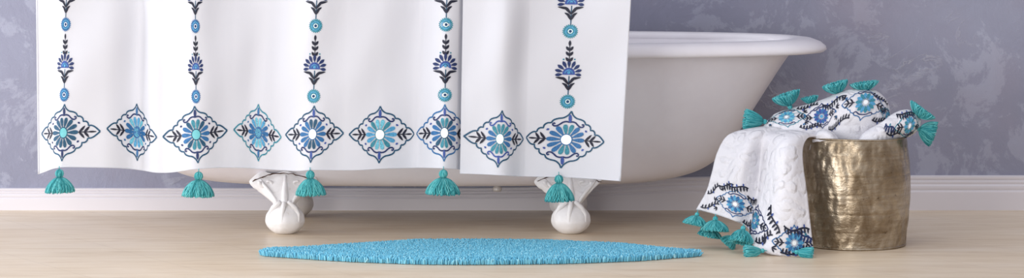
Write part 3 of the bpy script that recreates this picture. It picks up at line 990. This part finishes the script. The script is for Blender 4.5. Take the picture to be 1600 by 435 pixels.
# --- towel hanging over the left side of the basket
D = [
 [(1088, 328, 9.27), (1104, 300, 9.28), (1113, 270, 9.29), (1121, 240, 9.31), (1136, 214, 9.33), (1162, 204, 9.36), (1196, 199, 9.40), (1205, 204, 9.44)],
 [(1117, 335, 9.25), (1127, 305, 9.25), (1134, 270, 9.26), (1144, 236, 9.28), (1162, 210, 9.31), (1186, 201, 9.35), (1214, 200, 9.39), (1222, 206, 9.43)],
 [(1146, 345, 9.22), (1152, 314, 9.22), (1157, 277, 9.22), (1167, 238, 9.24), (1180, 210, 9.28), (1202, 202, 9.32), (1230, 202, 9.37), (1240, 208, 9.41)],
 [(1170, 358, 9.23), (1178, 324, 9.24), (1184, 284, 9.26), (1188, 244, 9.28), (1196, 215, 9.28), (1214, 206, 9.32), (1240, 204, 9.36), (1250, 210, 9.40)],
 [(1172, 378, 9.17), (1184, 338, 9.20), (1193, 290, 9.22), (1198, 248, 9.24), (1209, 218, 9.24), (1227, 206, 9.28), (1250, 206, 9.33), (1260, 212, 9.37)],
 [(1198, 396, 9.10), (1207, 350, 9.11), (1214, 296, 9.12), (1217, 252, 9.14), (1226, 220, 9.18), (1240, 208, 9.24), (1262, 209, 9.30), (1272, 216, 9.34)],
 [(1236, 401, 9.09), (1236, 354, 9.09), (1237, 300, 9.10), (1237, 254, 9.13), (1242, 224, 9.17), (1254, 210, 9.22), (1276, 212, 9.28), (1284, 222, 9.32)],
 [(1272, 400, 9.10), (1266, 352, 9.11), (1260, 300, 9.13), (1254, 258, 9.16), (1254, 230, 9.19), (1264, 215, 9.23), (1284, 217, 9.28), (1292, 232, 9.30)],
]
TG = 'white embroidered towels piled in the basket'
tw = thing('bath_towel', 'white terry towel draped over the left side of the metal basket down to the floor', 'towel', P(1190, 330, 9.2), TG)
world, mapped = cloth_surface(D)
mb = MB(); cloth_mesh(mb, world, 8, 8, 12, 12)
cl = mb.build('towel_cloth')
add_thick(cl, 0.006, 0)
cl.parent = tw; cl.location = -Vector(tw.location)
# embroidery as raised threads on the same part: built as the band joined under the cloth
mb = MB()
def dmap(x, y, lay):   # x in px along hem (30 px per column), y px above the hem (negative up)
    return mapped(np.asarray(x) / 27.0, -np.asarray(y) / 33.0, 0.0038 + 0.0005 * lay)
st = Stitch(mb, dmap)
pb = ('blue', 'blue', 'sky', 'disc'); pa = ('teal', 'teal', 'aqua', 'disc'); pc = ('navy', 'blue', 'teal', 'sky')
small_med(st, 52, -27, pb, 0.50)
small_med(st, 106, -26, pc, 0.42)
small_med(st, 166, -15, pb, 0.44)
vine(st, 4, -6, 30, -16, 3, -1, teeth=8)
vine(st, 4, -30, 22, -44, 2.5, -1, teeth=5)
vine(st, 34, -52, 66, -52, 2.5, 1, teeth=8)
vine(st, 66, -44, 96, -42, 3, 1, teeth=8)
vine(st, 66, -4, 98, -8, 3, -1, teeth=8)
vine(st, 118, -6, 140, -20, 3, -1, teeth=8)
vine(st, 130, -50, 146, -24, 2.5, 1)
vine(st, 152, -33, 186, -27, 2.5, 1)
vine(st, 150, -4, 186, -5, 2, -1, teeth=7)
vine(st, 20, -46, 46, -52, 2, 1); vine(st, 84, -12, 104, -6, 2, -1); vine(st, 172, -28, 188, -16, 1.5, 1, key='navy', base='teal')
for x_, y_, a_ in ((28, -12, 2.4), (30, -40, -2.2), (80, -14, .6), (78, -38, -.6), (132, -14, 2.6), (140, -8, .3), (20, -22, -1.2)):
    for q in (-.7, 0, .7): st.leaf(x_, y_, a_ + q, 6.5, 1.9, 'black', 2)
em = mb.build('embroidered_band', cl); em['label'] = 'blue and black embroidered border at the towel end'
# inner fold that drops into the basket
D2 = []
for (lx_, ty_) in ((1266, 224), (1270, 213), (1279, 205), (1289, 204), (1299, 209), (1307, 220), (1311, 240)):
    yf = 9.35 - math.sqrt(0.1555 ** 2 - ((lx_ - 1335) * 9.3 / F) ** 2) + 0.014
    D2.append([(lx_ - 2, max(ty_ + 20, 240), yf + 0.004), (lx_ - 1, ty_ + 12, yf), (lx_, ty_ + 4, yf + 0.01), (lx_ + 2, ty_, yf + 0.04), (lx_ + 3, ty_ + 4, yf + 0.08), (lx_ + 4, ty_ + 24, yf + 0.09)])
w2, m2 = cloth_surface(D2)
mb = MB(); cloth_mesh(mb, w2, 7, 6)
f2 = mb.build('towel_fold'); add_thick(f2, 0.006, 0)
f2.parent = tw; f2.location = -Vector(tw.location)
tk = dict(Rk=0.008, R=0.032, L=0.040, n=230, r=0.0009, yarn='yarnl', fluff=0.30, drop=0.003)
def ttas(px, py, Y, d, seed, parent, **kw):
    a = dict(tk); a.update(kw)
    if py < 215: a['R'] *= 1.15; a['L'] *= 1.2
    t = place_tassel('tassel', P(px, py, Y), d, seed, **a)
    t.parent = parent; t.location = -Vector(parent.location)
    return t
ttas(1090, 331, 9.26, (-0.2, -0.1, -1), 31, tw, R=0.034, L=0.030, Rk=0.006)
ttas(1118, 337, 9.24, (-0.05, -0.1, -1), 32, tw, R=0.038, L=0.034, Rk=0.007)
ttas(1112, 352, 9.27, (-0.2, 0.0, -1), 33, tw, R=0.033, L=0.026, Rk=0.005)
ttas(1162, 352, 9.17, (-0.2, -0.3, -1), 34, tw, R=0.036, L=0.042, Rk=0.007)
ttas(1150, 366, 9.24, (-0.65, 0.0, -0.75), 35, tw, R=0.024, L=0.032, Rk=0.006, yarn='yarn')
ttas(1196, 392, 9.085, (-1, -0.1, -0.07), 36, tw, R=0.019, L=0.052, Rk=0.006, n=110)
ttas(1240, 394, 9.065, (0.95, -0.15, -0.10), 37, tw, R=0.019, L=0.046, Rk=0.006, n=110)

# --- second towel: bunched in the middle, its embroidered end arching along the top
E = [
 [(1200, 212, 9.39), (1197, 209, 9.385), (1194, 203, 9.39), (1193, 199, 9.41), (1197, 200, 9.44), (1204, 212, 9.46)],
 [(1214, 212, 9.36), (1211, 207, 9.355), (1207, 192, 9.37), (1209, 181, 9.41), (1214, 184, 9.45), (1218, 204, 9.47)],
 [(1240, 212, 9.34), (1238, 207, 9.33), (1234, 189, 9.35), (1235, 172, 9.40), (1240, 175, 9.45), (1242, 200, 9.47)],
 [(1268, 212, 9.33), (1266, 207, 9.32), (1263, 188, 9.34), (1263, 166, 9.39), (1267, 169, 9.45), (1268, 200, 9.47)],
 [(1292, 232, 9.33), (1292, 208, 9.32), (1291, 184, 9.33), (1292, 158, 9.38), (1294, 161, 9.43), (1296, 220, 9.455)],
 [(1309, 240, 9.32), (1308, 205, 9.31), (1311, 174, 9.32), (1316, 148, 9.37), (1318, 151, 9.45), (1320, 220, 9.47)],
 [(1330, 240, 9.31), (1330, 199, 9.30), (1338, 168, 9.31), (1344, 144, 9.37), (1345, 147, 9.45), (1346, 220, 9.47)],
 [(1350, 240, 9.32), (1354, 198, 9.31), (1364, 170, 9.32), (1369, 148, 9.37), (1369, 151, 9.44), (1368, 220, 9.46)],
 [(1368, 240, 9.34), (1374, 204, 9.34), (1383, 181, 9.35), (1386, 164, 9.38), (1385, 167, 9.43), (1383, 220, 9.44)],
 [(1382, 240, 9.37), (1386, 214, 9.37), (1390, 198, 9.38), (1391, 188, 9.40), (1390, 190, 9.42), (1388, 222, 9.44)],
]
tw2 = thing('bath_towel', 'white towel bunched in the middle of the basket, its blue embroidered border arching highest', 'towel', P(1300, 215, 9.36), TG)
w3, m3 = cloth_surface(E)
mb = MB(); cloth_mesh(mb, w3, 10, 6, 10, 12)
c3 = mb.build('towel_cloth'); add_thick(c3, 0.006, 0); c3.parent = tw2; c3.location = -Vector(tw2.location)
mb = MB()
def emap(x, y, lay):   # 27 px per column, y measured down from the ridge (v=3)
    return m3(np.asarray(x) / 26.0, 3 - np.asarray(y) / 26.0, 0.0038 + 0.0005 * lay)
st = Stitch(mb, emap)
small_med(st, 48, 20, ('teal', 'aqua', 'sky', 'disc'), 0.46)
small_med(st, 97, 24, ('navy', 'blue', 'cobalt', 'sky'), 0.44)
small_med(st, 168, 20, ('blue', 'teal', 'sky', 'disc'), 0.56)
small_med(st, 214, 24, ('teal', 'sky', 'teal', 'disc'), 0.34)
vine(st, 12, 20, 26, 6, 2.5, 1, teeth=6)
vine(st, 62, 5, 92, 7, 2.5, -1, teeth=9)
vine(st, 64, 40, 96, 42, 3, -1, teeth=9)
vine(st, 98, 8, 138, 10, 3.5, 1, teeth=11)
vine(st, 108, 46, 150, 42, 3.5, -1, teeth=11)
vine(st, 176, 5, 206, 9, 3, -1, teeth=8)
vine(st, 186, 42, 212, 38, 2.5, -1, teeth=6)
for x_, y_, a_ in ((24, 30, 2.4), (72, 14, -.6), (73, 30, .8), (124, 20, -.3), (128, 32, 2.4), (138, 12, 3.6), (200, 20, -.5)):
    for q in (-.7, 0, .7): st.leaf(x_, y_, a_ + q, 6.5, 1.9, 'black', 2)
    st.leaf(x_, y_ + 3, a_ + 1.6, 5, 2.6, 'blue', 2)
em = mb.build('embroidered_band', c3); em['label'] = 'blue and black embroidered border along the top of the towel'
ttas(1200, 191, 9.40, (-1, -0.1, 0.12), 41, tw2, R=0.024, L=0.050, Rk=0.007)
ttas(1236, 172, 9.40, (-0.35, 0, 1), 42, tw2, R=0.034, L=0.032, Rk=0.007)
ttas(1268, 168, 9.42, (-0.2, 0, 1), 43, tw2, R=0.022, L=0.018, Rk=0.006, n=90)
ttas(1311, 152, 9.40, (-0.3, 0, 1), 44, tw2, R=0.032, L=0.028, Rk=0.006)
ttas(1353, 148, 9.40, (-0.15, 0, 1), 45, tw2, R=0.034, L=0.022, Rk=0.006)

# --- third towel: rolled at the right
R_ = [
 [(1337, 244, 9.24), (1337, 238, 9.235), (1337, 231, 9.24), (1338, 227, 9.27), (1341, 231, 9.30), (1343, 244, 9.31)],
 [(1353, 244, 9.235), (1350, 228, 9.225), (1350, 216, 9.235), (1352, 208, 9.27), (1356, 213, 9.32), (1358, 240, 9.33)],
 [(1374, 244, 9.25), (1373, 226, 9.235), (1373, 209, 9.235), (1375, 195, 9.28), (1378, 200, 9.35), (1380, 240, 9.36)],
 [(1390, 244, 9.285), (1394, 223, 9.27), (1394, 201, 9.25), (1395, 181, 9.30), (1398, 186, 9.37), (1396, 235, 9.40)],
 [(1400, 236, 9.32), (1408, 216, 9.29), (1413, 197, 9.26), (1414, 175, 9.30), (1417, 180, 9.37), (1401, 232, 9.40)],
 [(1412, 217, 9.33), (1420, 210, 9.29), (1427, 196, 9.27), (1429, 179, 9.31), (1431, 184, 9.36), (1420, 206, 9.40)],
 [(1422, 212, 9.33), (1429, 207, 9.31), (1436, 199, 9.30), (1438, 190, 9.31), (1437, 193, 9.34), (1428, 205, 9.36)],
]
tw3 = thing('bath_towel', 'white towel rolled at the right edge of the basket, two teal tassels at its tip', 'towel', P(1390, 215, 9.3), TG)
w4, m4 = cloth_surface(R_)
mb = MB(); cloth_mesh(mb, w4, 7, 6, 10, 12)
c4 = mb.build('towel_cloth'); add_thick(c4, 0.006, 0); c4.parent = tw3; c4.location = -Vector(tw3.location)
mb = MB()
def rmap(x, y, lay):
    return m4(np.asarray(x) / 20.0, 3 - np.asarray(y) / 19.0, 0.0038 + 0.0005 * lay)
st = Stitch(mb, rmap)
small_med(st, 90, 20, ('teal', 'sky', 'teal', 'disc'), 0.44)
vine(st, 66, 4, 98, 4, 2, 1, teeth=9)
vine(st, 50, 22, 72, 30, 2.5, -1, teeth=8)
vine(st, 50, 10, 62, 22, 2, 1, teeth=5, key='navy', base='teal')
vine(st, 84, 38, 108, 36, 2, -1, teeth=7)
em = mb.build('embroidered_band', c4); em['label'] = 'blue and black embroidered border at the towel tip'
ttas(1430, 188, 9.31, (0.55, 0, 0.75), 51, tw3, R=0.034, L=0.026, Rk=0.006)
ttas(1430, 200, 9.30, (1, 0, -0.35), 52, tw3, R=0.030, L=0.040, Rk=0.006, yarn='yarn')

# ------------------------------------------------------------------ light
w = bpy.data.worlds.new('soft_room_light'); scene.world = w; w.use_nodes = True
nt = w.node_tree; bg = nt.nodes['Background']
tc = nt.nodes.new('ShaderNodeTexCoord'); sp_ = nt.nodes.new('ShaderNodeSeparateXYZ'); rp_ = nt.nodes.new('ShaderNodeValToRGB')
nt.links.new(tc.outputs['Generated'], sp_.inputs[0]); nt.links.new(sp_.outputs[0], rp_.inputs[0])
rp_.color_ramp.elements[0].position = 0.0; rp_.color_ramp.elements[0].color = (0.95, 0.97, 1.05, 1)
rp_.color_ramp.elements[1].position = 0.8; rp_.color_ramp.elements[1].color = (0.42, 0.38, 0.38, 1)
nt.links.new(rp_.outputs[0], bg.inputs['Color']); bg.inputs['Strength'].default_value = 1.15

def area(name, loc, target, size, size_y, energy, col):
    l = bpy.data.lights.new(name, 'AREA'); l.shape = 'RECTANGLE'; l.size = size; l.size_y = size_y; l.energy = energy; l.color = col
    o = bpy.data.objects.new(name, l); COL.objects.link(o); o.location = loc
    o.rotation_euler = (Vector(target) - Vector(loc)).to_track_quat('-Z', 'Y').to_euler()
    return o
area('window_daylight', (-4.6, 8.9, 0.95), (-0.3, 10.0, 0.10), 1.8, 1.7, 100, (0.93, 0.96, 1.0))
area('front_fill', (-1.9, 5.3, 1.0), (-0.1, 9.6, 0.15), 2.4, 1.9, 96, (1.0, 0.985, 0.97))  # unseen fill lamp added low in front to brighten the tub and floor beneath

# ------------------------------------------------------------------ camera
cam = bpy.data.cameras.new('camera'); co = bpy.data.objects.new('camera', cam); COL.objects.link(co)
co.location = (0, 0, H); co.rotation_euler = (PI / 2, 0, 0)
cam.sensor_width = 36; cam.sensor_fit = 'HORIZONTAL'; cam.lens = 36 * F / 1600
cam.shift_y = -(217.5 - YH) / 1600
cam.clip_end = 60
scene.camera = co
scene.view_settings.view_transform = 'Standard'
scene.view_settings.look = 'None'
scene.view_settings.gamma = 1.0
scene.view_settings.exposure = 0.0
scene.view_settings.use_curve_mapping = False
